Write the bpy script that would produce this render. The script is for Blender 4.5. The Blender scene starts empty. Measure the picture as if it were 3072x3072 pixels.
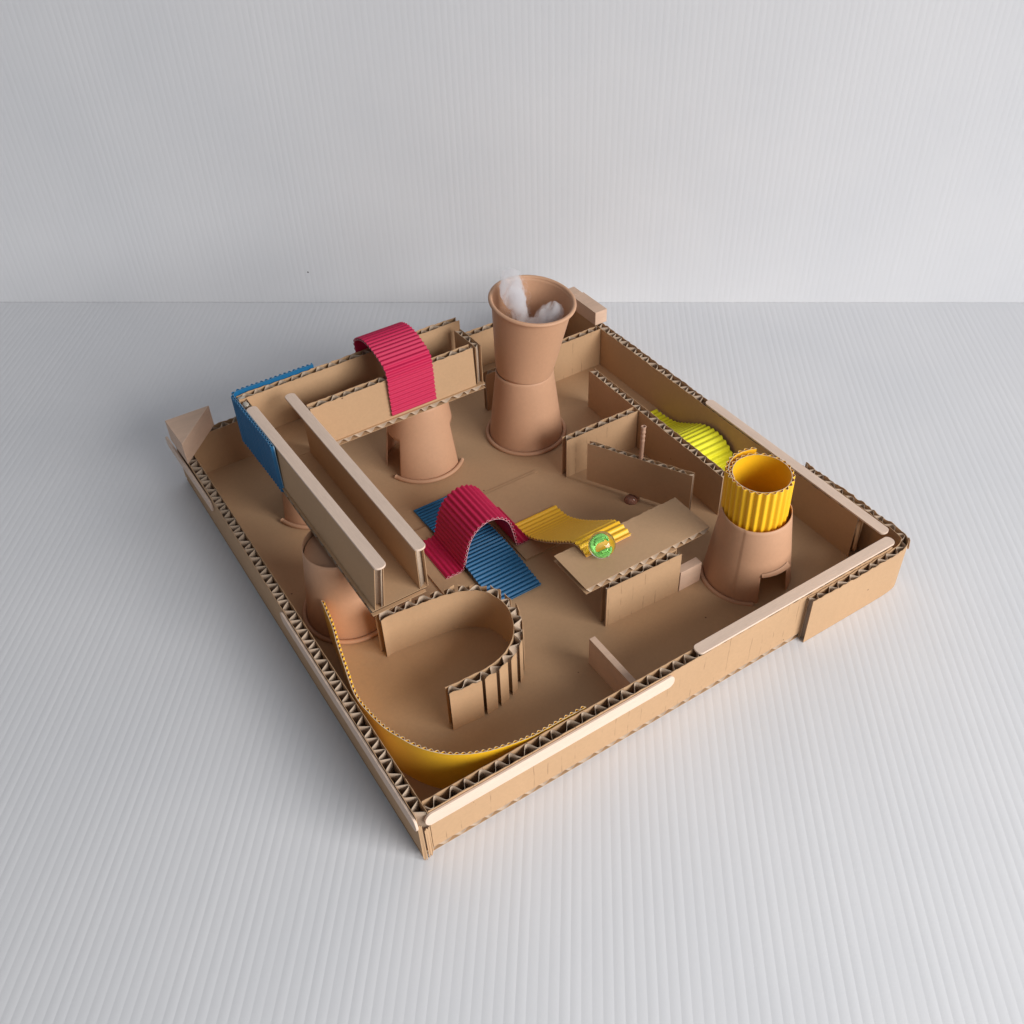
import bpy, bmesh, math, random
from mathutils import Vector, Matrix
random.seed(7)
S = 0.001                                  # all shape numbers below are millimetres
scene = bpy.context.scene
COL = scene.collection
PI = math.pi

# ------------------------------------------------------------------ camera
cam = bpy.data.cameras.new('camera'); cam_o = bpy.data.objects.new('camera', cam); COL.objects.link(cam_o)
r_ = Vector((0.8413712208564254, -0.5395759090968278, -0.030859472401516642))
u_ = Vector((0.3832760740035786, 0.5554445325472646, 0.7379571954793545))
f_ = Vector((0.38104319940260256, 0.6327236439281233, -0.6741415805328624))
m = Matrix(((r_.x, u_.x, -f_.x), (r_.y, u_.y, -f_.y), (r_.z, u_.z, -f_.z))).to_4x4()
m.translation = Vector((-99.468, -267.188, 488.358)) * S
cam_o.matrix_world = m
cam.sensor_fit = 'HORIZONTAL'; cam.sensor_width = 36.0; cam.lens = 36.0 * 3011.86 / 3072
cam.clip_start = 0.01; cam.clip_end = 50
scene.camera = cam_o

# ------------------------------------------------------------------ light
scene.view_settings.view_transform = 'Standard'; scene.view_settings.look = 'None'
scene.view_settings.exposure = 0.0; scene.view_settings.gamma = 1.0
world = bpy.data.worlds.new('World'); scene.world = world; world.use_nodes = True
bg = world.node_tree.nodes['Background']
bg.inputs['Color'].default_value = (0.86, 0.92, 1.0, 1); bg.inputs['Strength'].default_value = 0.20

def area(name, loc, target, sx, sy, power, color):
    L = bpy.data.lights.new(name, 'AREA'); L.shape = 'RECTANGLE'; L.size = sx; L.size_y = sy
    L.energy = power; L.color = color
    o = bpy.data.objects.new(name, L); COL.objects.link(o)
    o.location = loc
    o.rotation_euler = (Vector(target) - Vector(loc)).to_track_quat('-Z', 'Y').to_euler()
    return o
CEN = Vector((0.17, 0.18, 0.0))
def around(az, el, d):
    # az: 0 = picture right, 90 = towards the camera
    R = Vector((0.842, -0.540, 0)); T = Vector((-0.516, -0.857, 0))
    h = R * math.cos(math.radians(az)) + T * math.sin(math.radians(az)); h.normalize()
    return CEN + (h * math.cos(math.radians(el)) + Vector((0, 0, 1)) * math.sin(math.radians(el))) * d
WL = area('window_light', around(43, 23, 2.0), (0.07, -0.40, 0.0), 1.4, 1.0, 15.4, (1.0, 0.985, 0.965)); WL.data.spread = math.radians(92)

# ------------------------------------------------------------------ materials
def newmat(name):
    mt = bpy.data.materials.new(name); mt.use_nodes = True
    nt = mt.node_tree; return mt, nt, nt.nodes['Principled BSDF']
def paper(name, color, rough=0.75, mott=0.10, fleck=0.0, bump=0.25, spec=0.3, sheen=0.0, scale=1.0, grain=None, stripes=None, fleckcol=(0.1, 0.05, 0.025)):
    mt, nt, b = newmat(name)
    N, Lk = nt.nodes, nt.links
    tc = N.new('ShaderNodeTexCoord')
    co = tc.outputs['Object']
    if grain:
        mp = N.new('ShaderNodeMapping'); mp.inputs['Scale'].default_value = grain
        Lk.new(co, mp.inputs['Vector']); co2 = mp.outputs['Vector']
    else: co2 = co
    n1 = N.new('ShaderNodeTexNoise'); n1.inputs['Scale'].default_value = 28 * scale; n1.inputs['Detail'].default_value = 4
    n2 = N.new('ShaderNodeTexNoise'); n2.inputs['Scale'].default_value = 420 * scale; n2.inputs['Detail'].default_value = 5; n2.inputs['Roughness'].default_value = 0.7
    Lk.new(co2, n1.inputs['Vector']); Lk.new(co2, n2.inputs['Vector'])
    add = N.new('ShaderNodeMath'); add.operation = 'ADD'
    m1 = N.new('ShaderNodeMath'); m1.operation = 'MULTIPLY_ADD'; m1.inputs[1].default_value = mott; m1.inputs[2].default_value = 1 - mott / 2 - mott * 0.5
    m2 = N.new('ShaderNodeMath'); m2.operation = 'MULTIPLY'; m2.inputs[1].default_value = mott * 1.4
    Lk.new(n1.outputs['Fac'], m1.inputs[0]); Lk.new(n2.outputs['Fac'], m2.inputs[0])
    Lk.new(m1.outputs[0], add.inputs[0]); Lk.new(m2.outputs[0], add.inputs[1])
    hsv = N.new('ShaderNodeHueSaturation'); hsv.inputs['Color'].default_value = (*color, 1)
    Lk.new(add.outputs[0], hsv.inputs['Value'])
    out = hsv.outputs['Color']
    if fleck > 0:
        v = N.new('ShaderNodeTexVoronoi'); v.inputs['Scale'].default_value = 75; v.inputs['Randomness'].default_value = 1
        Lk.new(co, v.inputs['Vector'])
        lt = N.new('ShaderNodeMath'); lt.operation = 'LESS_THAN'; lt.inputs[1].default_value = 0.05
        Lk.new(v.outputs['Distance'], lt.inputs[0])
        sp = N.new('ShaderNodeSeparateColor'); Lk.new(v.outputs['Color'], sp.inputs[0])
        gt = N.new('ShaderNodeMath'); gt.operation = 'GREATER_THAN'; gt.inputs[1].default_value = 0.72; Lk.new(sp.outputs[0], gt.inputs[0])
        mm = N.new('ShaderNodeMath'); mm.operation = 'MULTIPLY'; Lk.new(lt.outputs[0], mm.inputs[0]); Lk.new(gt.outputs[0], mm.inputs[1])
        mf = N.new('ShaderNodeMath'); mf.operation = 'MULTIPLY'; mf.inputs[1].default_value = fleck; Lk.new(mm.outputs[0], mf.inputs[0])
        mx = N.new('ShaderNodeMixRGB'); mx.inputs['Color2'].default_value = (*fleckcol, 1)
        Lk.new(mf.outputs[0], mx.inputs['Fac']); Lk.new(out, mx.inputs['Color1']); out = mx.outputs['Color']
    if stripes:
        sx = N.new('ShaderNodeSeparateXYZ'); Lk.new(co, sx.inputs[0])
        sc = N.new('ShaderNodeMath'); sc.operation = 'MULTIPLY'; sc.inputs[1].default_value = 1000 / stripes; Lk.new(sx.outputs[0], sc.inputs[0])
        n3 = N.new('ShaderNodeTexNoise'); n3.inputs['Scale'].default_value = 90; n3.inputs['Detail'].default_value = 1; Lk.new(co, n3.inputs['Vector'])
        ma = N.new('ShaderNodeMath'); ma.operation = 'MULTIPLY_ADD'; ma.inputs[1].default_value = 0.16; Lk.new(n3.outputs['Fac'], ma.inputs[0]); Lk.new(sc.outputs[0], ma.inputs[2])
        fr = N.new('ShaderNodeMath'); fr.operation = 'FRACT'; Lk.new(ma.outputs[0], fr.inputs[0])
        l3 = N.new('ShaderNodeMath'); l3.operation = 'LESS_THAN'; l3.inputs[1].default_value = 0.055; Lk.new(fr.outputs[0], l3.inputs[0])
        mp3 = N.new('ShaderNodeMapping'); mp3.inputs['Scale'].default_value = (1, 1, 0.8); Lk.new(co, mp3.inputs['Vector'])
        n4 = N.new('ShaderNodeTexNoise'); n4.inputs['Scale'].default_value = 130; n4.inputs['Detail'].default_value = 1; Lk.new(mp3.outputs[0], n4.inputs['Vector'])
        g4 = N.new('ShaderNodeMapRange'); g4.inputs['From Min'].default_value = 0.50; g4.inputs['From Max'].default_value = 0.68; g4.inputs['To Max'].default_value = 0.55; Lk.new(n4.outputs['Fac'], g4.inputs['Value'])
        m4 = N.new('ShaderNodeMath'); m4.operation = 'MULTIPLY'; Lk.new(l3.outputs[0], m4.inputs[0]); Lk.new(g4.outputs[0], m4.inputs[1])
        mx4 = N.new('ShaderNodeMixRGB'); mx4.inputs['Color2'].default_value = (color[0] * .35, color[1] * .3, color[2] * .28, 1)
        Lk.new(m4.outputs[0], mx4.inputs['Fac']); Lk.new(out, mx4.inputs['Color1']); out = mx4.outputs['Color']
    Lk.new(out, b.inputs['Base Color'])
    b.inputs['Roughness'].default_value = rough; b.inputs['Specular IOR Level'].default_value = spec
    if sheen: b.inputs['Sheen Weight'].default_value = sheen
    bp = N.new('ShaderNodeBump'); bp.inputs['Strength'].default_value = bump; bp.inputs['Distance'].default_value = 0.00015
    Lk.new(n2.outputs['Fac'], bp.inputs['Height']); Lk.new(bp.outputs['Normal'], b.inputs['Normal'])
    return mt
KR = (0.495, 0.312, 0.176)
M = {}
M['kraft'] = paper('kraft_liner', KR, 0.72, 0.14, 0.8)
M['kraft_x'] = paper('kraft_liner_ribbed', KR, 0.72, 0.14, 0.8, stripes=9.25, )
M['flute'] = paper('kraft_flute', (0.46, 0.35, 0.26), 0.85, 0.30, 0, 0.6)
M['cup'] = paper('brown_cup_paper', (0.57, 0.325, 0.198), 0.55, 0.13, 0.5, 0.2, 0.35)
M['wood'] = paper('pale_birch', (0.72, 0.55, 0.44), 0.65, 0.26, 0, 0.3, 0.35, scale=0.5, grain=(0.6, 9, 9))
M['block'] = paper('pale_wood_block', (0.64, 0.44, 0.32), 0.6, 0.28, 0, 0.3, 0.35, scale=0.45, grain=(0.7, 9, 9))
M['red'] = paper('crimson_card', (0.52, 0.014, 0.075), 0.55, 0.12, 0, 0.5, 0.3, 0.0)
M['red_edge'] = paper('crimson_card_edge', (0.75, 0.42, 0.45), 0.9, 0.3)
M['blue'] = paper('blue_card', (0.008, 0.125, 0.285), 0.5, 0.12, 0, 0.5, 0.4, 0.0)
M['blue_edge'] = paper('blue_card_edge', (0.22, 0.34, 0.46), 0.9, 0.3)
M['yellow'] = paper('amber_card', (0.94, 0.53, 0.008), 0.45, 0.10, 0, 0.5, 0.5, 0.1)
M['yellow_edge'] = paper('amber_card_edge', (0.72, 0.60, 0.44), 0.9, 0.4)
M['lime'] = paper('lime_card', (0.84, 0.81, 0.02), 0.55, 0.10, 0, 0.5, 0.4, 0.1)
M['lime_edge'] = paper('lime_card_edge', (0.66, 0.52, 0.20), 0.9, 0.3)
M['straw'] = paper('paper_straw', (0.55, 0.34, 0.24), 0.6, 0.15)

def plastic():
    mt, nt, b = newmat('white_fluted_plastic'); N, Lk = nt.nodes, nt.links
    tc = N.new('ShaderNodeTexCoord'); n = N.new('ShaderNodeTexNoise'); n.inputs['Scale'].default_value = 9; n.inputs['Detail'].default_value = 3
    Lk.new(tc.outputs['Object'], n.inputs['Vector'])
    cr = N.new('ShaderNodeValToRGB'); cr.color_ramp.elements[0].position = 0.3; cr.color_ramp.elements[1].position = 0.7
    cr.color_ramp.elements[0].color = (0.715, 0.72, 0.745, 1); cr.color_ramp.elements[1].color = (0.75, 0.75, 0.77, 1)
    Lk.new(n.outputs['Fac'], cr.inputs['Fac'])
    Lk.new(cr.outputs['Color'], b.inputs['Base Color'])
    b.inputs['Roughness'].default_value = 0.5; b.inputs['Specular IOR Level'].default_value = 0.35
    return mt
M['plastic'] = plastic()

# ------------------------------------------------------------------ mesh helpers
def tag(o, label=None, cat=None, group=None, kind=None):
    if label: o['label'] = label
    if cat: o['category'] = cat
    if group: o['group'] = group
    if kind: o['kind'] = kind
    return o
class MB:
    def __init__(s): s.v = []; s.f = []; s.m = []; s.sm = []
    def add(s, verts, faces, mi=0, smooth=False):
        b = len(s.v); s.v += [tuple(p) for p in verts]
        for i, f in enumerate(faces):
            s.f.append(tuple(b + k for k in f)); s.m.append(mi[i] if isinstance(mi, list) else mi); s.sm.append(smooth[i] if isinstance(smooth, list) else smooth)
    def build(s, name, mats, parent=None, loc=(0, 0, 0), rot=None, local=False):
        """vertices are in world mm unless local; origin goes to loc (world mm)"""
        me = bpy.data.meshes.new(name)
        R = Matrix.Rotation(rot, 3, 'Z') if rot else Matrix.Identity(3)
        L = Vector(loc)
        vs = [Vector(p) for p in s.v]
        if not local: vs = [R.transposed() @ (p - L) for p in vs]
        me.from_pydata([tuple(p * S) for p in vs], [], s.f)
        for mt in (mats if isinstance(mats, (list, tuple)) else [mats]): me.materials.append(mt)
        me.polygons.foreach_set('material_index', s.m); me.polygons.foreach_set('use_smooth', s.sm)
        me.update()
        o = bpy.data.objects.new(name, me); COL.objects.link(o)
        o.location = L * S
        if rot: o.rotation_euler = (0, 0, rot)
        if parent:
            o.parent = parent; o.location = (L - Vector(parent['_mm'])) * S
        return o
def empty(name, loc, label, cat, group=None):
    o = bpy.data.objects.new(name, None); COL.objects.link(o); o.empty_display_size = 0.01
    o.location = Vector(loc) * S; o['_mm'] = tuple(float(c) for c in loc)
    return tag(o, label, cat, group)

def resample(path, step):
    out = [Vector(path[0])]; 
    for a, b in zip(path[:-1], path[1:]):
        a, b = Vector(a), Vector(b); n = max(1, round((b - a).length / step))
        for k in range(1, n + 1): out.append(a.lerp(b, k / n))
    return out
def spline(pts, step):
    """Catmull-Rom through 2-D points, resampled evenly"""
    P = [Vector(p) for p in pts]; P = [P[0] * 2 - P[1]] + P + [P[-1] * 2 - P[-2]]
    dense = []
    for i in range(1, len(P) - 2):
        for k in range(16):
            t = k / 16; p0, p1, p2, p3 = P[i - 1], P[i], P[i + 1], P[i + 2]
            dense.append(0.5 * ((2 * p1) + (p2 - p0) * t + (2 * p0 - 5 * p1 + 4 * p2 - p3) * t * t + (3 * p1 - p0 - 3 * p2 + p3) * t ** 3))
    dense.append(P[-2])
    L = [0]
    for a, b in zip(dense[:-1], dense[1:]): L.append(L[-1] + (b - a).length)
    n = max(2, round(L[-1] / step)); out = []; j = 0
    for k in range(n + 1):
        s = L[-1] * k / n
        while j < len(L) - 2 and L[j + 1] < s: j += 1
        t = (s - L[j]) / max(1e-9, L[j + 1] - L[j]); out.append(dense[j].lerp(dense[j + 1], min(1, t)))
    return out
def normals(P):
    N = []
    for i in range(len(P)):
        d = P[min(i + 1, len(P) - 1)] - P[max(i - 1, 0)]; d.normalize(); N.append(Vector((-d.y, d.x)))
    return N
def sheet(mb, A, B, z0, z1, fn, mi=0, mcap=None, smooth=True, zb=None):
    """solid ribbon between 2-D polylines A and B, extruded z0..z1 (lists), mapped by fn"""
    n = len(A); mcap = mi if mcap is None else mcap
    v = []
    for i in range(n):
        v += [fn(A[i].x, A[i].y, z0[i]), fn(B[i].x, B[i].y, z0[i]), fn(A[i].x, A[i].y, z1[i]), fn(B[i].x, B[i].y, z1[i])]
    R = range(n - 1); e = 4 * (n - 1)
    for c, d in ((0, 2), (1, 3)):                       # the two long sides
        vv = [v[4 * i + k] for i in range(n) for k in (c, d)]
        ff = [(2 * i, 2 * i + 1, 2 * i + 3, 2 * i + 2) if c == 0 else (2 * i, 2 * i + 2, 2 * i + 3, 2 * i + 1) for i in R]
        mb.add(vv, ff, mi, smooth)
    mb.add(v, [(4 * i + 2, 4 * i + 3, 4 * i + 7, 4 * i + 6) for i in R] + [(4 * i, 4 * i + 4, 4 * i + 5, 4 * i + 1) for i in R] + [(0, 1, 3, 2), (e, e + 2, e + 3, e + 1)], mcap, False)
ident = lambda x, y, z: (x, y, z)
def board(mb, path, z0, z1, t, side=1, period=9.2, fn=ident, lin=0.3, rag=0.25, crush=1.0, curved=False, mi=0, mfl=1, seed=0, phase=0, skew=0.0, outer_gaps=None, zt=None):
    """double-wall-less corrugated board: two liners and the fluted sheet, flutes along z"""
    rnd = random.Random(seed)
    P = spline(path, 1.0) if curved else resample(path, 1.0)
    N = [n * side for n in normals(P)]
    n = len(P); s = [0]
    for a, b in zip(P[:-1], P[1:]): s.append(s[-1] + (b - a).length)
    top = [z1 if zt is None else zt(x) for x in s]
    # ragged cut
    def noise(amp, cell):
        ks = [rnd.uniform(-1, 1) for _ in range(int(s[-1] / cell) + 3)]
        return [amp * (ks[int(x / cell)] * (1 - x / cell % 1) + ks[int(x / cell) + 1] * (x / cell % 1)) for x in s]
    na = noise(rag, 2.3); nb = noise(rag * 1.6, 2.3); nc = noise(rag, 2.5)
    Z0 = [z0 - 0 * x for x in s]
    A = P; B = [p + q * lin for p, q in zip(P, N)]
    sheet(mb, A, B, Z0, [a + x for a, x in zip(top, na)], fn, mi)
    wob = noise(0.02, 14)
    def wash(x): return 0.02 * math.cos(2 * PI * (x + phase) / period)
    A2 = [p + q * (t - lin) for p, q in zip(P, N)]; B2 = [p + q * (t + wash(x) + w) for p, q, x, w in zip(P, N, s, wob)]
    if outer_gaps:
        # the outer liner split into strips where it cracked on the bend
        cuts = [0] + outer_gaps + [s[-1]]
        segs = []
        prev = 0
        for g in outer_gaps + [None]:
            end = s[-1] if g is None else g[0] - g[1] / 2
            idx = [i for i in range(n) if prev <= s[i] <= end]
            if len(idx) > 1: segs.append(idx)
            prev = s[-1] if g is None else g[0] + g[1] / 2
        for k, idx in enumerate(segs):
            dz = rnd.uniform(-0.9, 0.1)
            kick = rnd.uniform(0.1, 0.5)
            aa = []; bb = []
            for j, i in enumerate(idx):
                e = (abs(j / (len(idx) - 1) - 0.5) * 2) ** 2 * kick if len(idx) > 3 else kick
                aa.append(A2[i] + N[i] * e); bb.append(B2[i] + N[i] * e)
            sheet(mb, aa, bb, [Z0[i] for i in idx], [top[i] + nb[i] * 2 + dz for i in idx], fn, mi)
    else:
        sheet(mb, A2, B2, Z0, [a + x for a, x in zip(top, nb)], fn, mi)
    # fluting
    ft = 0.2; lo = lin + 0.02; hi = t - lin - 0.02 - ft
    step = 0.6; Lt = s[-1]; q = int(Lt / step); F0 = []; F1 = []; T0 = []; T1 = []
    ks = [rnd.uniform(-1, 1) for _ in range(int(Lt / period) + 4)]; kh = [rnd.uniform(-1, 1) for _ in range(int(Lt / period * 2) + 6)]
    j = 0
    for k in range(q + 1):
        x = Lt * k / q
        while j < n - 2 and s[j + 1] < x: j += 1
        tt = (x - s[j]) / max(1e-9, s[j + 1] - s[j]); p = P[j].lerp(P[j + 1], tt); nn = N[j].lerp(N[j + 1], tt)
        c = x / period; i0 = int(c); ph = ks[i0] * (1 - c % 1) + ks[i0 + 1] * (c % 1)
        w = math.cos(2 * PI * (x + phase) / period + ph * 1.25)
        w = max(-1, min(1, w * 1.12))
        tri = 0.35 * (2 / PI) * math.asin(max(-1, min(1, w))) + 0.65 * w
        c2 = c * 2; i2 = int(c2); hh = kh[i2] * (1 - c2 % 1) + kh[i2 + 1] * (c2 % 1)
        y = lo + (hi - lo) * (0.5 - 0.5 * tri); y2 = min(hi, max(lo, y + hh * crush * 0.5))
        sl = abs(math.sin(2 * PI * (x + phase) / period))
        F0.append((p, nn, y, y2, ft + 0.14 * sl)); 
        zz = (top[j]) - 0.25 + hh * crush * 0.5
        T0.append(z0 + 0.05); T1.append(zz)
    v = []; f = []
    for (p, nn, y, y2, w), a, b in zip(F0, T0, T1):
        for yy, zz in ((y, a), (y, b - 5), (y2, b)):
            for o in (0, w):
                c = p + nn * min(yy + o, t - lin - 0.005); v.append(fn(c.x, c.y, zz))
    K = 6
    for i in range(len(F0) - 1):
        a = K * i; b = a + K
        for h in (0, 2): f += [(a + h, a + h + 2, b + h + 2, b + h), (a + h + 1, b + h + 1, b + h + 3, a + h + 3)]
        f += [(a + 4, a + 5, b + 5, b + 4), (a, b, b + 1, a + 1)]
    mb.add(v, f, mfl, True)
    return P
def card(mb, pts, w0, w1, fn, side=1, amp=1.25, period=3.4, flat=0.3, wt=0.2, closed=False, mi=0, me=1, skewf=None):
    """single-faced corrugated card: flat sheet along the profile, flutes on one side"""
    P = spline(pts, 0.45); N = [q * side for q in normals(P)]; n = len(P)
    s = [0]
    for a, b in zip(P[:-1], P[1:]): s.append(s[-1] + (b - a).length)
    rnd = random.Random(int(w0 * 7 + w1)); ks = [rnd.uniform(-1, 1) for _ in range(int(s[-1] / 7) + 3)]
    z0 = []; z1 = []
    for x in s:
        c = x / 7; j = ks[int(c)] * (1 - c % 1) + ks[int(c) + 1] * (c % 1)
        z0.append(w0 + j * 0.15); z1.append(w1 - j * 0.2)
    A = P; B = [p + q * flat for p, q in zip(P, N)]
    sheet(mb, A, B, z0, z1, fn, mi, me)
    W0 = []; W1 = []
    for p, q, x in zip(P, N, s):
        c = x / 7; j = ks[int(c)] * (1 - c % 1) + ks[int(c) + 1] * (c % 1)
        h = flat + 0.01 + amp * (0.5 - 0.5 * math.cos(2 * PI * x / period)) * (1 + 0.12 * j)
        sl = abs(math.sin(2 * PI * x / period))
        W0.append(p + q * (h)); W1.append(p + q * (h + wt + 0.12 * sl))
    sheet(mb, W0, W1, z0, z1, fn, mi, me)
def box(mb, x0, x1, y0, y1, z0, z1, mi=0, bev=0.0):
    v = [(x, y, z) for z in (z0, z1) for y in (y0, y1) for x in (x0, x1)]
    mb.add(v, [(0, 2, 3, 1), (4, 5, 7, 6), (0, 1, 5, 4), (2, 6, 7, 3), (0, 4, 6, 2), (1, 3, 7, 5)], mi)
def bevel(o, w, seg=2):
    b = o.modifiers.new('bevel', 'BEVEL'); b.width = w * S; b.segments = seg; b.limit_method = 'ANGLE'; b.angle_limit = math.radians(40)
def torus_arc(mb, c, R, r, a0, a1, fn=ident, n=96, k=10, mi=0):
    full = abs(a1 - a0) >= 359.9
    v = []; f = []
    cnt = n if full else n + 1
    for i in range(cnt):
        a = math.radians(a0 + (a1 - a0) * i / n)
        for j in range(k):
            b = 2 * PI * j / k; rr = R + r * math.cos(b); v.append(fn(c[0] + rr * math.cos(a), c[1] + rr * math.sin(a), c[2] + r * math.sin(b)))
    for i in range(n):
        p = (i % cnt) * k; q = ((i + 1) % cnt) * k
        for j in range(k): f.append((p + j, q + j, q + (j + 1) % k, p + (j + 1) % k))
    if not full: f += [tuple(range(k))[::-1], tuple((cnt - 1) * k + j for j in range(k))]
    mb.add(v, f, mi, True)

# ------------------------------------------------------------------ the setting: fluted white plastic sheets
TZ = -4.05                                    # table height: underside of the tray base
sd = Vector((0.812, -0.584)); sn = Vector((0.584, 0.812))   # along / across the seam with the backdrop
s0 = Vector((325.0, 450.5))
def ridged(name, x0, x1, L0, L1, fn, seed, amp=0.085):
    mb = MB(); rnd = random.Random(seed); per = 5.2; v = []; f = []
    n = int((x1 - x0) / per); K = 6
    for i in range(n):
        a = amp * (1 + rnd.uniform(-0.3, 0.3)); b0 = len(v)
        for k in range(K + 1):
            t = k / K; x = x0 + per * (i + t); h = a * 4 * t * (1 - t)
            v += [fn(x, L0, h), fn(x, L1, h)]
        f += [(b0 + 2 * k, b0 + 2 * k + 2, b0 + 2 * k + 3, b0 + 2 * k + 1) for k in range(K)]
    mb.add(v, f, 0, True)
    return mb.build(name, M['plastic'])
tb = ridged('tabletop', -1000, 900, -1100, -0.35, lambda x, y, h: (s0.x + sd.x * x + sn.x * y, s0.y + sd.y * x + sn.y * y, TZ + h - 0.13), 1)
tag(tb, kind='structure')
bd = ridged('backdrop', -1000, 900, TZ - 5, 800, lambda x, y, h: (s0.x + sd.x * x - sn.x * h, s0.y + sd.y * x - sn.y * h, y), 2, 0.06)
tag(bd, kind='structure')

dark, nt_, b_ = newmat('dark_speck'); b_.inputs['Base Color'].default_value = (0.02, 0.015, 0.015, 1)
mb = MB(); q_ = Vector((183.25, 552.88, 27.83)) - Vector((sn.x, sn.y, 0)) * 0.35
mb.add([q_ + Vector((sd.x, sd.y, 0)) * 0.9 * math.cos(PI * k / 4) + Vector((0, 0, 1)) * 0.9 * math.sin(PI * k / 4) for k in range(8)] + [q_ - Vector((sn.x, sn.y, 0)) * 0.4], [(k, (k + 1) % 8, 8) for k in range(8)])
bd['_mm'] = (0.0, 0.0, 0.0); mb.build('speck', dark, bd)
mb = MB(); box(mb, -900, 1200, -900, 1300, TZ - 6, TZ - 3.5)  # added unseen slab: stops world light leaking up through the seam gap
o = mb.build('light_block_slab', M['plastic']); tag(o, kind='structure')

# ------------------------------------------------------------------ cardboard tray
W, D, H, T = 340.0, 361.0, 35.0, 6.7
KF = [M['kraft'], M['flute']]; KX = [M['kraft_x'], M['flute']]
tray = empty('cardboard_tray', (170, 180, TZ), 'large open square tray of brown corrugated cardboard lying on the white fluted sheet', 'tray')
mb = MB(); board(mb, [(-6.3, 0), (W + 6.5, 0)], -6.5, D + 6.5, 4.0, side=-1, fn=lambda x, y, z: (x, z, y), seed=1, rag=0.7, crush=1.6)
mb.build('base', KF, tray)
mb = MB(); board(mb, [(0.4, 0), (W - 2, 0)], 0.05, H, T, side=-1, seed=2, phase=2); mb.build('wall', KX, tray)             # front right
mb = MB(); board(mb, [(0, -6.9), (0, D + 6)], 0.05, H, T, side=1, seed=3); 
mb.build('wall', KF, tray)                                                                                            # front left
mb = MB(); board(mb, [(0.5, D), (W - 0.5, D)], 0.05, H, T, side=1, seed=4); mb.build('wall', KF, tray)                # back left
mb = MB(); board(mb, [(W, 24), (W, D + 6)], 0.05, H, T, side=-1, seed=5, rag=0.4); mb.build('wall', KF, tray)             # back right
mb = MB(); board(mb, [(264, -7.1), (300, -7.2), (325, -7.2), (340, -6.8), (347.4, -5.2), (351.0, -1.0), (351.8, 12), (351.6, 35), (351.2, 64), (350.8, 86)], -3.9, 33.2, 4.8, side=-1, seed=6, curved=True, rag=0.6, crush=1.0, period=8.6)
o = mb.build('corner_patch', KF, tray); tag(o, 'extra strip of cardboard bent round the outside of the corner')

def torn(mb, a, b, z0, z1, n, seed, th=0.35, amp=1.5, lean=0.0, nrm=(0, -1)):
    rnd = random.Random(seed); a, b = Vector(a), Vector(b); v = []; f = []; N_ = Vector(nrm)
    for k in range(n + 1):
        p = a.lerp(b, k / n); zz = z0 + rnd.uniform(-amp, amp) * 0.7; zt_ = z1 + rnd.uniform(-amp, amp) * 0.25; o1 = N_ * (lean + rnd.uniform(-.3, .3))
        v += [(p.x + o1.x, p.y + o1.y, max(TZ + 0.1, zz)), (p.x, p.y, zt_), (p.x + o1.x + N_.x * th, p.y + o1.y + N_.y * th, max(TZ + 0.1, zz)), (p.x + N_.x * th, p.y + N_.y * th, zt_)]
    for k in range(n):
        c = 4 * k; d = c + 4; f += [(c, c + 1, d + 1, d), (c + 2, d + 2, d + 3, c + 3), (c + 1, c + 3, d + 3, d + 1), (c, d, d + 2, c + 2)]
    f += [(0, 2, 3, 1), (4 * n, 4 * n + 1, 4 * n + 3, 4 * n + 2)]
    mb.add(v, f, 0, False)
mb = MB(); torn(mb, (-7.0, -7.3), (-4.9, -8.0), -2.5, 28, 6, 3, amp=3.5, lean=1.2)
mb.build('torn_liner', M['kraft'], tray)
mb = MB(); torn(mb, (-3.7, -7.6), (-0.6, -7.3), -2.5, 22, 6, 4, amp=4, lean=0.9)
mb.build('torn_liner', M['kraft'], tray)
mb = MB(); torn(mb, (352.8, -8.0), (355.0, -5.2), 26, 33.6, 5, 5, amp=2.4, lean=0.6, nrm=(0.7, -0.7))
mb.build('torn_liner', M['kraft'], tray)
mb = MB(); torn(mb, (340.2, 23.9), (341.2, 22.6), 8, 33, 7, 9, amp=3, lean=1.6, nrm=(0.2, -1))
mb.build('torn_liner', M['kraft'], tray)

def partition(name, path, label, side=1, t=5.8, z0=0.05, z1=35.0, seed=10, cat='partition', group='cardboard partitions inside the tray', **kw):
    mb = MB(); board(mb, path, z0, z1, t, side=side, seed=seed, **kw)
    c = path[len(path) // 2]
    o = mb.build(name, KX if abs(path[0][1] - path[-1][1]) < 3 else KF, loc=(c[0], c[1], 0)); tag(o, label, cat, group); return o
partition('cardboard_partition', [(296, 263), (295.4, 105)], 'long cardboard partition beside the lime ramp running parallel to the right wall', 1, seed=11, z1=35)
partition('cardboard_partition', [(230.6, 200), (295, 199.2)], 'short cardboard partition between the tall cup tower and the swinging gate, butted against the long one', 1, seed=12)
partition('cardboard_partition', [(226.2, 304.8), (262, 304.8)], 'shadowed stub of cardboard partition just behind the tall cup tower', 1, t=4.5, seed=13)
partition('cardboard_partition', [(262.5, 306.6), (339.6, 306.6)], 'cardboard partition across the far corner below the wooden bar', 1, t=6.0, seed=14)
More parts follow.
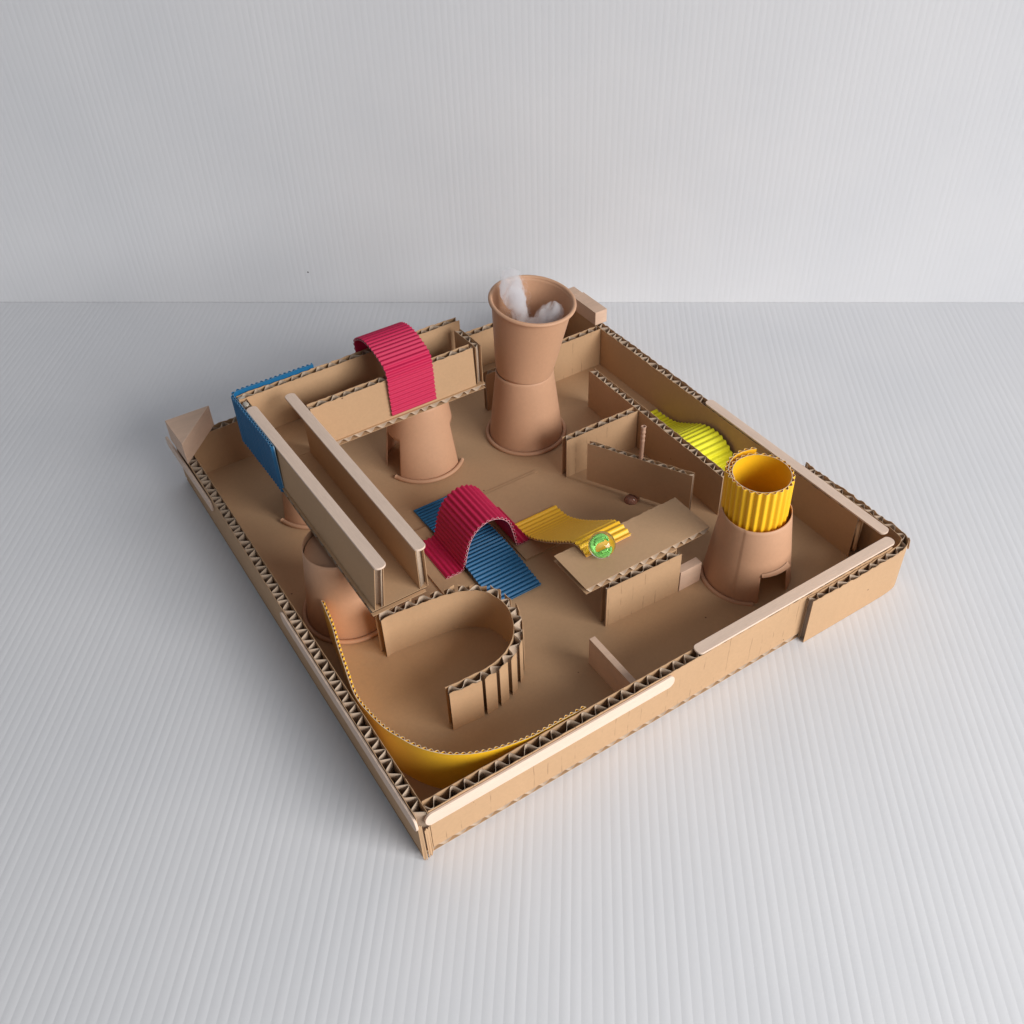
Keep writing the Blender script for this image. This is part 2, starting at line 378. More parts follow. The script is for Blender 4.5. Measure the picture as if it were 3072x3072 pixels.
# gate on a straw
mb = MB(); board(mb, [(237.9, 184.6), (275.6, 114.2)], 5.5, 39.5, 3.9, side=1, seed=15, period=7.6)
gate = mb.build('swinging_gate', KF, loc=(258, 151, 5.5)); tag(gate, 'slanting cardboard gate held just above the floor by a thin paper straw', 'gate')
def lathe(mb, prof, c, n=24, mi=0, lean=(0, 0), smooth=True):
    v = []; f = []
    for i, (r, z) in enumerate(prof):
        for k in range(n):
            a = 2 * PI * k / n; v.append((c[0] + lean[0] * z + r * math.cos(a), c[1] + lean[1] * z + r * math.sin(a), c[2] + z))
    for i in range(len(prof) - 1):
        for k in range(n): f.append((i * n + k, i * n + (k + 1) % n, (i + 1) * n + (k + 1) % n, (i + 1) * n + k))
    mb.add(v, f, mi, smooth)
mb = MB(); lathe(mb, [(1.5, 1), (1.5, 54), (1.75, 54.6), (1.45, 55.4), (1.5, 58), (1.8, 58.4), (1.4, 59.4), (1.5, 61.5), (1.85, 62), (1.5, 62.8), (1.6, 65.5), (1.9, 66.6), (1.3, 66.9), (1.1, 64)], (258.9, 150.6, 0), 14, lean=(0.012, -0.004))
o = mb.build('paper_straw', M['straw'], loc=(258.9, 150.6, 0)); tag(o, 'thin brown straw with a ringed tip standing up through the slanting gate', 'straw')
mb = MB(); lathe(mb, [(0, 4.4), (1.6, 4.3), (3.2, 3.6), (4.3, 2.2), (4.8, 0.9), (5.2, 0.05), (0, 0.05)][::-1], (254.6, 152.6, 0), 24)
mg, nt, b = newmat('amber_glue'); b.inputs['Base Color'].default_value = (0.55, 0.28, 0.20, 1); b.inputs['Roughness'].default_value = 0.12; b.inputs['Transmission Weight'].default_value = 0.55; b.inputs['IOR'].default_value = 1.45
o = mb.build('glue_bead', mg, loc=(254.6, 152.6, 0)); tag(o, 'glossy brown bead on the floor at the foot of the slanting gate', 'bead')

# U-shaped curved wall
U = [(39.6, 122.0), (46, 122.8), (67.5, 120.6), (87, 117.3), (97.4, 112.7), (104.3, 106.2), (107.6, 97.5), (108.5, 88), (106, 79), (102, 71.2), (96.3, 64.8), (88, 59.6), (76.6, 56.2), (62, 56.0), (47, 57.4)]
mb = MB(); gaps = [(24, .9), (33.5, 1.3), (42.5, 1.6), (51, 1.6), (59.5, 1.8), (68, 1.8), (76.5, 2.0), (85, 2.2), (93.5, 2.2), (102, 2.4), (110.5, 2.2), (119, 2.1), (127.5, 2.2), (136, 1.7), (145, 0.9)]
board(mb, U, 0.05, 34.2, 5.8, side=1, seed=16, curved=True, rag=0.5, crush=1.5, period=8.5, outer_gaps=gaps)
o = mb.build('curved_partition', KF, loc=(80, 90, 0)); tag(o, 'U-shaped curved cardboard wall with its outer paper cracked into upright strips', 'partition', 'cardboard partitions inside the tray')

# table board with its support
mb = MB(); board(mb, [(153.6, 0), (251.8, 0)], 69.3, 104.0, 4.6, side=-1, fn=lambda x, y, z: (x, z, 39.8 + y), seed=17, rag=0.35, crush=0.9, period=8.2)
o = mb.build('raised_platform', KF, loc=(202, 87, 35.2)); tag(o, 'flat rectangular cardboard platform under the green glass marble', 'platform')
partition('cardboard_partition', [(167, 65.6), (224.6, 63.6)], 'upright cardboard strip holding up the front edge of the marble platform', 1, t=5.6, seed=18, crush=1.2)
mb = MB(); box(mb, 225.2, 243, 63.2, 69.4, 0.05, 17.2); o = mb.build('wooden_block', M['block'], loc=(234, 66, 0)); bevel(o, 0.25); tag(o, 'small pale wooden block on the floor against the foot of the amber-topped cup', 'block')
mb = MB(); box(mb, 140.8, 145.0, 0.3, 48.0, 0.05, 22.8); o = mb.build('wooden_strip', M['block'], loc=(143, 24, 0)); bevel(o, 0.25); tag(o, 'short wooden strip standing on edge, sticking inward from the front right wall', 'strip')
# thin card sheets on the floor
mb = MB(); box(mb, 95, 117.3, 144.2, 212, 0.04, 1.3); o = mb.build('floor_card', M['kraft'], loc=(106, 178, 0)); tag(o, 'thin brown card glued to the floor under the left foot of the crimson floor arch', 'card')
mb = MB(); box(mb, 157.7, 214, 144.0, 217.2, 0.04, 1.3); o = mb.build('floor_card', M['kraft'], loc=(186, 180, 0)); tag(o, 'thin brown floor card under the amber ramp and the right foot of the arch', 'card')
mb = MB(); box(mb, 153, 216.5, 217.4, 220.2, 0.04, 0.7); mb_o = mb.build('paper_strip', M['kraft'], loc=(185, 219, 0)); tag(mb_o, 'narrow pale paper strip on the floor along the far side of the right floor card', 'strip')

# ------------------------------------------------------------------ raised channel
ch = empty('raised_channel', (60, 240, 60), 'L-shaped raised cardboard channel carried on paper cups', 'channel')
DZ = 60.4
mb = MB(); board(mb, [(0, 0), (169, 0)], 0, 46.5, 4.0, side=-1, fn=lambda x, y, z: (30.5 + x, 259.3 + z, DZ + 4.0 + y), seed=21, crush=0.9, rag=0.3, period=8.8)
mb.build('deck', KF, ch)
mb = MB(); board(mb, [(0, 0), (154, 0)], 0, 35.0, 4.0, side=-1, fn=lambda x, y, z: (29.4 + z, 105.0 + x, DZ + 4.0 + y), seed=22, crush=0.9, rag=0.3)
mb.build('deck', KF, ch)
zw = DZ + 4.05; zt = 96.0
mb = MB(); board(mb, [(36.6, 105.0), (36.6, 297.2)], zw, zt, 5.8, side=1, seed=23, fn=lambda x, y, z: (x + 4.0 * (z - 60) / 36 * max(0, 1 - (y - 105) / 170), y, z)); mb.build('wall', KF, ch)
mb = MB(); board(mb, [(60.4, 105.0), (60.2, 258.5)], zw, zt, 5.4, side=-1, seed=24); mb.build('wall', KF, ch)
mb = MB(); board(mb, [(67.0, 266.2), (192.6, 266.6)], zw, zt - 0.4, 5.8, side=-1, seed=25, crush=1.4, fn=lambda x, y, z: (x, y + 1.8 * (z - 64) / 32, z)); mb.build('wall', KF, ch)
mb = MB(); board(mb, [(31.5, 297.6), (202.8, 298.2)], zw, zt + 0.6, 5.8, side=1, seed=26, crush=1.0); mb.build('wall', KF, ch)
mb = MB(); board(mb, [(192.9, 289), (193.6, 278), (194.1, 268), (194.0, 261.0)], zw, zt, 4.6, side=1, seed=27, crush=1.2, curved=True); mb.build('end_wall', KF, ch)

clear, nt_, b_ = newmat('clear_glue'); b_.inputs['Base Color'].default_value = (0.75, 0.68, 0.58, 1); b_.inputs['Roughness'].default_value = 0.08; b_.inputs['Transmission Weight'].default_value = 0.4
def blob(mb, c, rx, ry, rz, seed=0):
    rnd = random.Random(seed); v = []; f = []; n, k_ = 12, 7
    for i in range(k_ + 1):
        for j in range(n):
            a = 2 * PI * j / n; t = PI * i / k_; w = 1 + rnd.uniform(-.12, .12)
            v.append((c[0] + rx * w * math.sin(t) * math.cos(a), c[1] + ry * w * math.sin(t) * math.sin(a), c[2] + rz * math.cos(t)))
    for i in range(k_):
        for j in range(n): f.append((i * n + j, (i + 1) * n + j, (i + 1) * n + (j + 1) % n, i * n + (j + 1) % n))
    mb.add(v, f, 0, True)
mb = MB(); blob(mb, (33.6, 300.2, 95.6), 2.8, 2.2, 0.9, 1); blob(mb, (33.8, 292.2, 95.5), 1.9, 3.0, 0.9, 2); mb.build('glue', clear, ch)

# ------------------------------------------------------------------ craft sticks
def stick(p0, p1, width, z, label, edge=False, thick=1.45, side=1):
    """flat: z = underside, p0-p1 = centre line incl. round ends; edge: stands on its long edge, z = lower edge"""
    a = Vector(p0); b = Vector(p1); L = (b - a).length; r = width / 2; mb = MB(); pts = []
    rr = r * 0.8
    for k in range(13): t = -PI / 2 + PI * k / 12; pts.append((L / 2 - rr + rr * math.cos(t), r * math.sin(t)))
    for k in range(13): t = PI / 2 + PI * k / 12; pts.append((-L / 2 + rr + rr * math.cos(t), r * math.sin(t)))
    n = len(pts)
    lo = [(x, y, 0) for x, y in pts]; hi = [(x, y, thick) for x, y in pts]
    if edge: lo = [(x, side * 0.0, y + r) for x, y in pts]; hi = [(x, side * thick, y + r) for x, y in pts]
    fs = [tuple(range(n))[::-1], tuple(range(n, 2 * n))] + [(i, (i + 1) % n, n + (i + 1) % n, n + i) for i in range(n)]
    mb.add(lo + hi, fs)
    c = (a + b) / 2
    o = mb.build('craft_stick', M['wood'], loc=(c.x, c.y, z), rot=math.atan2((b - a).y, (b - a).x), local=True)
    bm = bmesh.new(); bm.from_mesh(o.data); bmesh.ops.recalc_face_normals(bm, faces=bm.faces); bm.to_mesh(o.data); bm.free()
    bevel(o, 0.22); tag(o, label, 'craft stick', 'craft sticks glued along the wall tops')
    return o
stick((38.2, 102.0), (34.3, 284.5), 7.4, 96.35, 'pale craft stick on top of the outer left wall of the raised channel')
stick((63.4, 102.5), (61.2, 283.6), 7.4, 96.35, 'pale craft stick on top of the inner right wall of the raised channel')
stick((179.0, -3.0), (342.0, -2.4), 7.6, 35.35, 'pale craft stick lying flat on top of the front right tray wall')
stick((343.6, 3.5), (344.2, 177.8), 7.6, 35.4, 'pale craft stick lying flat on the tray wall beside the lime ramp')
stick((-2.6, -6.95), (160.0, -6.95), 9.6, 24.2, 'brightly lit craft stick on edge against the outside of the front right tray wall', True, side=-1)
stick((-6.9, -9.0), (-6.9, 166.0), 10.2, 23.8, 'craft stick on edge outside the left tray wall, reaching the nearest corner', True, side=1)
stick((-7.0, 287.0), (-8.6, 381.0), 9.6, 22.6, 'craft stick on edge outside the left tray wall below the triangular block', True, side=1)

# ------------------------------------------------------------------ wooden blocks
mb = MB()
tri = [(-8.6, 366.0), (-7.6, 331.6), (24.6, 365.6)]
mb.add([(x, y, 36.2) for x, y in tri] + [(x, y, 54.3) for x, y in tri], [(0, 2, 1), (3, 4, 5), (0, 1, 4, 3), (1, 2, 5, 4), (2, 0, 3, 5)])
o = mb.build('triangular_block', M['block'], loc=(2.8, 354, 36.2)); bevel(o, 0.3); tag(o, 'triangular wooden block on the far left corner of the tray', 'block', 'wooden blocks on the tray corners')
mb = MB(); box(mb, 338.4, 350.2, 312.6, 346.2, 35.5, 47.6); o = mb.build('wooden_bar', M['block'], loc=(344, 330, 35.5)); bevel(o, 0.3); tag(o, 'square wooden bar on the tray wall top, just right of the tall tower rim', 'block', 'wooden blocks on the tray corners')
mb = MB(); box(mb, 312, 349, 346.6, 358.5, 35.5, 47.6); o = mb.build('wooden_bar', M['block'], loc=(330, 352, 35.5)); bevel(o, 0.3); tag(o, 'wooden bar mostly hidden behind the tower rim, only its far tip showing', 'block', 'wooden blocks on the tray corners')

# ------------------------------------------------------------------ paper cups
def cup_matrix(base, axis, flip):
    z = Vector(axis).normalized(); x = Vector((1, 0, 0)); y = z.cross(x).normalized(); x = y.cross(z)
    b = Vector(base)
    return lambda px, py, pz: tuple(b + x * px + y * py + z * pz)
def cup(label, base, axis=(0, 0, 1), inverted=True, notches=(), lips=((0, 360),), seam=200, bottom=True, h=60.0, seamw=32, group='brown paper cups', jag=0):
    """local frame: z up from the standing end; inverted: wide rim down"""
    root = empty('paper_cup', base, label, 'cup', group)
    fn = cup_matrix(base, axis, False)
    rb, rt = (28.8, 21.6) if inverted else (21.4, 29.0)
    n = 180; nz = 24; th = 0.45
    rnd = random.Random(int(base[0]))
    mb = MB(); idx = {}
    def rad(z, a):
        d = (a - seam) % 360
        e = 0.3 if d < seamw else 0.0
        if d < 1.0: e = 0.3 * d
        return rb + (rt - rb) * z / h + e
    def open_(a, z):
        for (a0, a1, z0) in notches:
            if (a - a0) % 360 <= (a1 - a0) and z < z0: return True
        return False
    v = []
    for i in range(nz + 1):
        z = h * i / nz
        for k in range(n):
            a = 360 * k / n; t = math.radians(a); r = rad(z, a)
            v += [fn(r * math.cos(t), r * math.sin(t), z), fn((r - th) * math.cos(t), (r - th) * math.sin(t), z)]
    f = []; sm = []
    cell = lambda i, k: 0 <= i < nz and not open_(360 * ((k % n) + .5) / n, h * (i + .5) / nz)
    V = lambda i, k, s: 2 * (i * n + k % n) + s
    for i in range(nz):
        for k in range(n):
            if not cell(i, k): continue
            f.append((V(i, k, 0), V(i, k + 1, 0), V(i + 1, k + 1, 0), V(i + 1, k, 0))); sm.append(True)
            f.append((V(i, k, 1), V(i + 1, k, 1), V(i + 1, k + 1, 1), V(i, k + 1, 1))); sm.append(True)
            if not cell(i + 1, k): f.append((V(i + 1, k, 0), V(i + 1, k + 1, 0), V(i + 1, k + 1, 1), V(i + 1, k, 1))); sm.append(False)
            if not cell(i - 1, k): f.append((V(i, k, 0), V(i, k, 1), V(i, k + 1, 1), V(i, k + 1, 0))); sm.append(False)
            if not cell(i, k + 1): f.append((V(i, k + 1, 0), V(i, k + 1, 1), V(i + 1, k + 1, 1), V(i + 1, k + 1, 0))); sm.append(False)
            if not cell(i, k - 1): f.append((V(i, k, 0), V(i + 1, k, 0), V(i + 1, k, 1), V(i, k, 1))); sm.append(False)
    mb.add(v, f, 0, sm); mb.build('cup_side', M['cup'], root, loc=base)
    for (a0, a1) in lips:
        mb = MB(); torus_arc(mb, (0, 0, 1.5 if inverted else h - 0.2), 30.3 if inverted else 30.0, 1.55, a0, a1, fn, n=max(12, int((a1 - a0) / 4)))
        mb.build('rim', M['cup'], root, loc=base)
    if bottom:
        mb = MB(); zb = h - 5 if inverted else 5; r = (rt if inverted else rb) - 0.6
        k = 48; vv = [fn(0, 0, zb)] + [fn(r * math.cos(2 * PI * i / k), r * math.sin(2 * PI * i / k), zb) for i in range(k)] + [fn(0, 0, zb - .4)] + [fn(r * math.cos(2 * PI * i / k), r * math.sin(2 * PI * i / k), zb - .4) for i in range(k)]
        ff = [(0, 1 + i, 1 + (i + 1) % k) for i in range(k)] + [(k + 1, k + 2 + (i + 1) % k, k + 2 + i) for i in range(k)]
        mb.add(vv, ff); mb.build('cup_bottom', M['cup'], root, loc=base)
    return root, fn
cup('upside-down brown paper cup forming the lower half of the tall tower', (236.7, 264.3, 0.1), (0.0, 0, 1), True, seam=60)
c2, fn2 = cup('upright brown paper cup with cotton in it, upper half of the tall tower', (236.7, 264.2, 60.2), (0.066, -0.113, 1), False, seam=120)
cup('brown paper cup with side doorways and part of its rim left, under the crimson arch', (154, 282, 0.1), (0, 0, 1), True, notches=((164, 203, 33), (-50, 8, 38)), lips=((-162, -42),), seam=40)
cup('paper cup almost hidden under the corner of the raised channel', (64, 284, 0.1), (0, 0, 1), True, notches=((96, 196, 40),), lips=((-166, -40),), seam=10)
cup('whole upside-down paper cup partly covered by the near end of the raised channel', (39, 172.5, 0.1), (-0.01, 0, 1), True, seam=30)
c5, fn5 = cup('doored paper cup carrying the amber corrugated tube', (274.4, 52.4, 0.1), (-0.045, -0.03, 1), True, notches=((-118, -72, 26),), lips=((140, 236),), seam=213 - 4, bottom=False, seamw=120)
# torn flap above the doorway
mb = MB(); v = []
for k in range(13):
    a = math.radians(-118 + 46 * k / 12 + 1); r0 = 29.4 - 7.8 * 26 / 60; o_ = 1.0 + 1.5 * (k / 12)
    v += [fn5((r0 + .2) * math.cos(a), (r0 + .2) * math.sin(a), 26.2), fn5((r0 + o_ + .4) * math.cos(a), (r0 + o_ + .4) * math.sin(a), 24.0), fn5((r0 - .2) * math.cos(a), (r0 - .2) * math.sin(a), 25.8), fn5((r0 + o_) * math.cos(a), (r0 + o_) * math.sin(a), 23.5)]
f = []
for k in range(12):
    a = 4 * k; b = a + 4; f += [(a, a + 1, b + 1, b), (a + 2, b + 2, b + 3, a + 3), (a + 1, a + 3, b + 3, b + 1)]
mb.add(v, f, 0, True); mb.build('torn_flap', M['cup'], c5, loc=(274.4, 52.4, 0.1))

# ------------------------------------------------------------------ corrugated coloured cards
RE = [M['red'], M['red_edge']]; BE = [M['blue'], M['blue_edge']]; YE = [M['yellow'], M['yellow_edge']]; LE = [M['lime'], M['lime_edge']]
# arch over the raised channel: profile in (y,z)
mb = MB()
prof = [(259.9, 67.0), (260.2, 76), (260.5, 88), (260.7, 98), (262.6, 103.6), (268, 106.9), (279, 110.2), (289, 111), (298, 109), (306, 104.6), (309.3, 100), (308.6, 93), (306.2, 84), (305.6, 76)]
card(mb, prof, 123.2, 158.4, lambda y, z, x: (x, y, z), side=1, period=3.4, amp=1.5)
o = mb.build('crimson_arch', RE, loc=(140, 283, 96)); tag(o, 'crimson corrugated card arching over the raised channel', 'arch')
# arch on the floor: profile in (x,z)
mb = MB()
prof = [(103.2, 1.5), (109, 1.5), (114.5, 1.6), (117.6, 3.4), (119.0, 8), (121.0, 16), (123.6, 24), (127.6, 30.2), (133, 34.2), (139.5, 35.8), (146.3, 34), (151.6, 29.6), (154.8, 23.5), (156.8, 15.5), (158.2, 8), (159.6, 2.6), (163, 1.5), (170.3, 1.5)]
card(mb, prof, 158.3, 198.6, lambda x, z, y: (x, y, z), side=1, period=3.6, amp=1.4)
o = mb.build('crimson_arch', RE, loc=(138, 178, 1.3)); tag(o, 'crimson corrugated card arch on the tray floor with both feet turned out, over the blue', 'arch')
# blue strip under it: profile in (y,z)
mb = MB()
prof = [(232.6, 0.1), (224, 0.4), (212, 1.3), (195, 3.4), (175, 5.0), (158, 5.0), (145, 3.6), (132, 1.9), (119.2, 0.1)]
card(mb, prof, 118.0, 153.4, lambda y, z, x: (x, y, z), side=-1, period=3.2, amp=1.4)
o = mb.build('blue_strip', BE, loc=(136, 176, 0)); tag(o, 'blue corrugated card strip on the tray floor passing under the crimson arch', 'strip')
# blue wrap round the channel corner: path in (x,y)
mb = MB()
path = [(30.6, 234.4), (30.4, 260), (30.0, 285), (29.6, 297), (29.9, 302.0), (32.5, 304.5), (38, 304.8), (60, 304.6), (89, 304.4)]
card(mb, path, 61.0, 99.2, ident, side=1, period=3.4, amp=1.6)
o = mb.build('blue_wrap', BE, loc=(40, 290, 61)); tag(o, 'dark blue corrugated card wrapped round the outer corner of the raised channel', 'card')
# amber ramp
mb = MB()
prof = [(177.8, 1.5), (170, 1.7), (161, 3.2), (151, 7.8), (140, 14.6), (126.5, 24.4), (115.5, 33.2), (109, 38.3), (104.5, 40.9), (98.5, 41.7), (91.0, 40.3)]
card(mb, prof, 169.4, 204.6, lambda y, z, x: (x, y, z), side=-1, period=4.2, amp=1.5)
o = mb.build('amber_ramp', YE, loc=(188, 135, 1.3)); tag(o, 'amber corrugated card ramp sloping from the floor up to the marble platform', 'ramp')
# lime ramp
mb = MB()
prof = [(228, 0.2), (221, 0.4), (213, 0.8), (206, 2.0), (198, 4.6), (188.5, 9.6), (179, 15.3), (171, 19.4), (162, 21.6), (153.5, 21.4), (145.5, 18.4), (139, 12.8), (134, 6.4), (131, 0.3)]
card(mb, prof, 303.5, 337.2, lambda y, z, x: (x, y, z), side=-1, period=4.6, amp=1.6)
o = mb.build('lime_ramp', LE, loc=(320, 180, 0)); tag(o, 'lime yellow corrugated card hump in the lane beside the right tray wall', 'ramp')
# amber strip rounding the nearest corner (flat face outwards)
mb = MB()
path = [(16.4, 157.5), (13.2, 136.3), (9.6, 121.1), (6.0, 103.9), (2.6, 87.1), (1.6, 77.1), (2.3, 68.1), (4.8, 53.1), (10.3, 38.6), (16.3, 27.6), (24.1, 18.7), (33.1, 12.1), (43.3, 7.4), (54.4, 4.2), (66.4, 2.0), (79.5, 1.3), (92.0, 1.4), (104.5, 1.2)]
card(mb, path, 0.1, 34.6, ident, side=1, period=3.6, amp=1.3, flat=0.35)
o = mb.build('amber_bend', [M['yellow'], M['yellow_edge']], loc=(20, 30, 0)); tag(o, 'amber card strip curving round inside the nearest corner of the tray', 'strip')
# amber tube in the cup
mb = MB(); pts = []
for k in range(0, 94):
    a = 55 + 5 * k
    r = 23.4 - 5.6 * min(1, (a - 55) / 115) ** 1.1 if a < 170 else 17.8 - 0.3 * (a - 170) / 350
    pts.append((r * math.cos(math.radians(a)), r * math.sin(math.radians(a))))
tb_ = Vector((272.6, 51.6, 52)); tt_ = Vector((268.6, 48.8, 91.2))
ax = (tt_ - tb_) / 40.5
card(mb, pts, 0, 40.5, lambda x, y, z: (tb_.x + ax.x * z + x, tb_.y + ax.y * z + y, tb_.z + ax.z * z), side=-1, period=4.3, amp=1.6, flat=0.35)
o = mb.build('amber_tube', YE, loc=tuple(tb_)); tag(o, 'amber corrugated card rolled into an open tube standing in a paper cup', 'tube')

# ------------------------------------------------------------------ glass marble
C = Vector((178.2, 87.0, 49.8)); R0 = 8.6
def ico(name, c, r, mat, parent=None, sub=4):
    bm = bmesh.new(); bmesh.ops.create_icosphere(bm, subdivisions=sub, radius=r * S)
    me = bpy.data.meshes.new(name); bm.to_mesh(me); bm.free(); me.materials.append(mat)
    for p in me.polygons: p.use_smooth = True
    o = bpy.data.objects.new(name, me); COL.objects.link(o); o.location = Vector(c) * S
    if parent: o.parent = parent; o.location = (Vector(c) - Vector(parent['_mm'])) * S
    return o
mr = empty('glass_marble', tuple(C), 'clear glass marble with bright green swirls at the top of the amber ramp', 'marble')
gl, nt, b = newmat('marble_glass'); b.inputs['Base Color'].default_value = (0.95, 1.0, 0.86, 1); b.inputs['Roughness'].default_value = 0.0; b.inputs['Transmission Weight'].default_value = 1.0; b.inputs['IOR'].default_value = 1.45
ico('glass_ball', C, R0, gl, mr)
gs, nt, b = newmat('green_swirl'); b.inputs['Base Color'].default_value = (0.32, 0.88, 0.22, 1); b.inputs['Roughness'].default_value = 0.5
b.inputs['Transmission Weight'].default_value = 0.0
mb = MB()
view = (Vector((-99.5, -267.2, 488.4)) - C).normalized()
A1 = view; A2 = Vector((0.841, -0.540, -0.031)); A2 = (A2 - A1 * A2.dot(A1)).normalized(); A3 = A1.cross(A2)
def blade(a0, a1, r0, r1, w0, h0, h1, n=26):
    v = []; f = []; K = 5
    for k in range(n + 1):
        t = k / n; a = math.radians(a0 + (a1 - a0) * t); r = r0 + (r1 - r0) * t; w = w0 * math.sin(PI * (0.04 + 0.93 * t)) ** 0.7
        for q in range(K):
            e = q / (K - 1) - 0.5; rr = r + w * e; h = h0 + (h1 - h0) * t + 1.1 * (0.25 - e * e) * 2
            h = min(h, math.sqrt(max(0.1, 7.6 ** 2 - rr * rr)))
            for d in (0, -0.5): v.append(C + A2 * rr * math.cos(a) + A3 * rr * math.sin(a) + A1 * (h + d))
    for k in range(n):
        for q in range(K - 1):
            a = 2 * (K * k + q); b_ = a + 2 * K; f += [(a, a + 2, b_ + 2, b_), (a + 1, b_ + 1, b_ + 3, a + 3)]
        a = 2 * K * k; b_ = a + 2 * K; f += [(a, b_, b_ + 1, a + 1), (a + 2 * K - 2, a + 2 * K - 1, b_ + 2 * K - 1, b_ + 2 * K - 2)]
    mb.add(v, f, 0, True)
blade(235, 70, 4.4, 3.4, 3.6, -1.0, 1.0)
blade(190, 60, 2.9, 2.2, 2.6, 0.5, 1.8)
blade(150, 30, 4.6, 3.4, 2.4, -0.5, 0.8)
blade(215, 350, 4.7, 4.2, 3.4, -1.0, 0.5)
blade(250, 335, 3.2, 3.0, 1.8, 0.8, 1.4)
mb.build('green_swirl', gs, mr, loc=tuple(C))

# ------------------------------------------------------------------ cotton wool
mc, nt, b = newmat('cotton_fibre'); b.inputs['Base Color'].default_value = (0.93, 0.92, 0.95, 1); b.inputs['Roughness'].default_value = 0.9; b.inputs['Specular IOR Level'].default_value = 0.1
b.inputs['Transmission Weight'].default_value = 0.0; b.inputs['Subsurface Weight'].default_value = 0.0
def fibres(n, path, rad, seglen, fr, seed, curl):
    """fine fibres strewn along a path of (point, radius)"""
    rnd = random.Random(seed); V = []; F = []
    def along(t):
        x = t * (len(path) - 1); i = min(int(x), len(path) - 2); u = x - i
        return Vector(path[i]).lerp(Vector(path[i + 1]), u), rad[i] * (1 - u) + rad[i + 1] * u
    for _ in range(n):
        t = rnd.random(); c, R = along(t); d = Vector([rnd.gauss(0, 1) for _ in range(3)]).normalized()
        p = c + d * R * min(1.15, abs(rnd.gauss(0, 0.55)))
        c2, _r = along(min(1, t + .15)); c1, _r = along(max(0, t - .15)); ax_ = (c2 - c1).normalized()
        dirv = (ax_ * curl[0] + Vector([rnd.gauss(0, 1) for _ in range(3)]) * curl[1]).normalized()
        q = [p.copy()]
        for s_ in range(7):
            dirv = (dirv + Vector([rnd.gauss(0, 1) for _ in range(3)]) * 0.28 + (c - p) * 0.02 * curl[2]).normalized(); p = p + dirv * seglen; q.append(p.copy())
        b0 = len(V)
        for i, pp in enumerate(q):
            dd = (q[min(i + 1, 7)] - q[max(i - 1, 0)]).normalized(); e = dd.orthogonal().normalized(); g = dd.cross(e); w = fr * (1 - 0.6 * abs(i / 3.5 - 1))
            for k in range(3): a = 2 * PI * k / 3; V.append(tuple(pp + e * w * math.cos(a) + g * w * math.sin(a)))
        for i in range(7):
            for k in range(3): F.append((b0 + 3 * i + k, b0 + 3 * i + (k + 1) % 3, b0 + 3 * i + 3 + (k + 1) % 3, b0 + 3 * i + 3 + k))
    return V, F
cw = empty('cotton_wool', (240, 258, 92), 'wispy white cotton wool rising like smoke out of the tall tower', 'cotton wool')
mv, nt, b = newmat('cotton_body'); nt.nodes.remove(b); N, Lk = nt.nodes, nt.links
pv = N.new('ShaderNodeVolumePrincipled'); pv.inputs['Color'].default_value = (0.985, 0.985, 1.0, 1); pv.inputs['Anisotropy'].default_value = 0.2
tc = N.new('ShaderNodeTexCoord'); n1 = N.new('ShaderNodeTexNoise'); n1.inputs['Scale'].default_value = 110; n1.inputs['Detail'].default_value = 6; n1.inputs['Roughness'].default_value = 0.62; n1.inputs['Distortion'].default_value = 0.9
mp = N.new('ShaderNodeMapping'); mp.inputs['Scale'].default_value = (1, 1, 0.55); Lk.new(tc.outputs['Object'], mp.inputs['Vector']); Lk.new(mp.outputs[0], n1.inputs['Vector'])
mr_ = N.new('ShaderNodeMapRange'); mr_.inputs['From Min'].default_value = 0.40; mr_.inputs['From Max'].default_value = 0.66; mr_.inputs['To Min'].default_value = 10; mr_.inputs['To Max'].default_value = 620
Lk.new(n1.outputs['Fac'], mr_.inputs['Value'])
sx = N.new('ShaderNodeSeparateXYZ'); Lk.new(tc.outputs['Object'], sx.inputs[0])
hz = N.new('ShaderNodeMapRange'); hz.inputs['From Min'].default_value = 0.027; hz.inputs['From Max'].default_value = 0.050; hz.inputs['To Min'].default_value = 1.0; hz.inputs['To Max'].default_value = 0.55; Lk.new(sx.outputs[2], hz.inputs['Value'])
mu = N.new('ShaderNodeMath'); mu.operation = 'MULTIPLY'; Lk.new(mr_.outputs[0], mu.inputs[0]); Lk.new(hz.outputs[0], mu.inputs[1]); Lk.new(mu.outputs[0], pv.inputs['Density'])
Lk.new(pv.outputs[0], N['Material Output'].inputs['Volume'])
bm = bmesh.new()
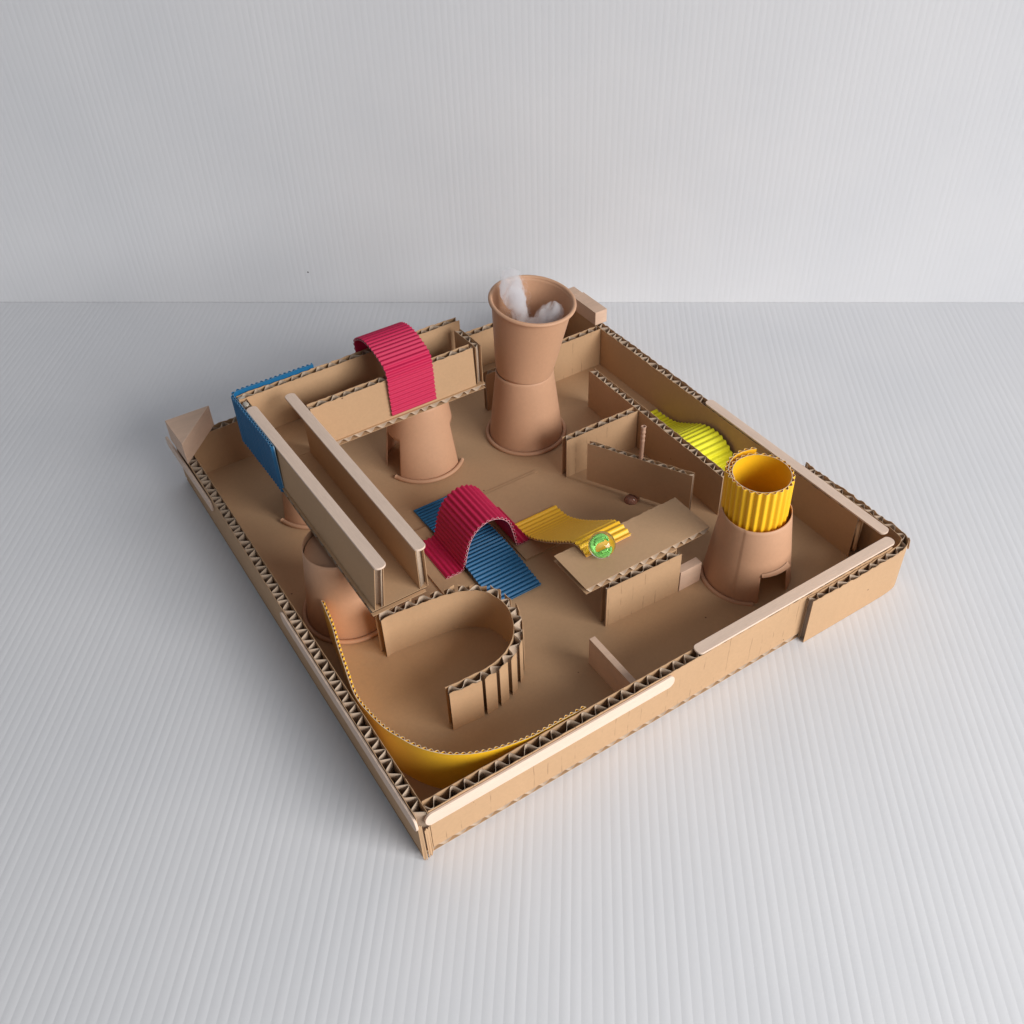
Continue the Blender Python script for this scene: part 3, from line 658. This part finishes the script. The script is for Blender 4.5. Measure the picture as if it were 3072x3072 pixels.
for (x, y, z, r) in [(236, 263, 92, 7), (235.5, 263.5, 99, 6.0), (234.5, 264, 105, 5.8), (233.5, 264, 110.5, 6.2), (232.3, 264.2, 116, 7.0), (230.6, 264.5, 121.5, 8.2), (229.0, 264.6, 127, 8.8), (228.0, 265, 132.5, 8.2), (227.4, 265, 138.5, 7.0), (223.6, 264, 122, 3.6), (222.5, 264.5, 127, 3.4),
                     (242, 257, 95, 9), (249, 254, 97, 9.5), (251.0, 253.0, 103.5, 9.8), (254.0, 251.5, 108.0, 8.0), (235, 258, 92, 9), (246, 262, 93, 8)]:
    bmesh.ops.create_icosphere(bm, subdivisions=3, radius=r * S, matrix=Matrix.Translation((Vector((x, y, z)) - Vector((240, 258, 92))) * S))
me = bpy.data.meshes.new('cotton_body'); bm.to_mesh(me); bm.free(); me.materials.append(mv)
o = bpy.data.objects.new('cotton_body', me); COL.objects.link(o); o.parent = cw
rm = o.modifiers.new('union', 'REMESH'); rm.mode = 'VOXEL'; rm.voxel_size = 0.0009
sm_ = o.modifiers.new('soften', 'SMOOTH'); sm_.factor = 0.5; sm_.iterations = 8
tx = bpy.data.textures.new('cotton_lumps', 'CLOUDS'); tx.noise_scale = 0.006; tx.noise_depth = 2
dm = o.modifiers.new('lumps', 'DISPLACE'); dm.texture = tx; dm.texture_coords = 'LOCAL'; dm.strength = 0.0042; dm.mid_level = 0.5
mb = MB()
V, F = fibres(420, [(236, 264, 98), (233, 264, 114), (230, 264.5, 126), (228, 265, 138)], [5, 8.0, 9.5, 9], 1.9, 0.035, 3, (0.6, 0.7, 2.0)); mb.add(V, F, 0, True)
V, F = fibres(260, [(248, 255, 100), (252, 252.5, 103), (254.5, 251, 105)], [10, 10, 8.0], 1.5, 0.035, 4, (0.0, 1.0, 9)); mb.add(V, F, 0, True)
V, F = fibres(160, [(240, 257, 97), (247, 254, 100)], [9, 9], 1.6, 0.035, 5, (0.2, 1.0, 5)); mb.add(V, F, 0, True)
mb.build('loose_fibres', mc, cw, loc=(240, 258, 92))
scene.cycles.volume_bounces = 8; scene.cycles.volume_step_rate = 1.0
# solid core of the wad
for o in bpy.data.objects:
    if '_mm' in o: del o['_mm']
scene.render.engine = 'CYCLES'
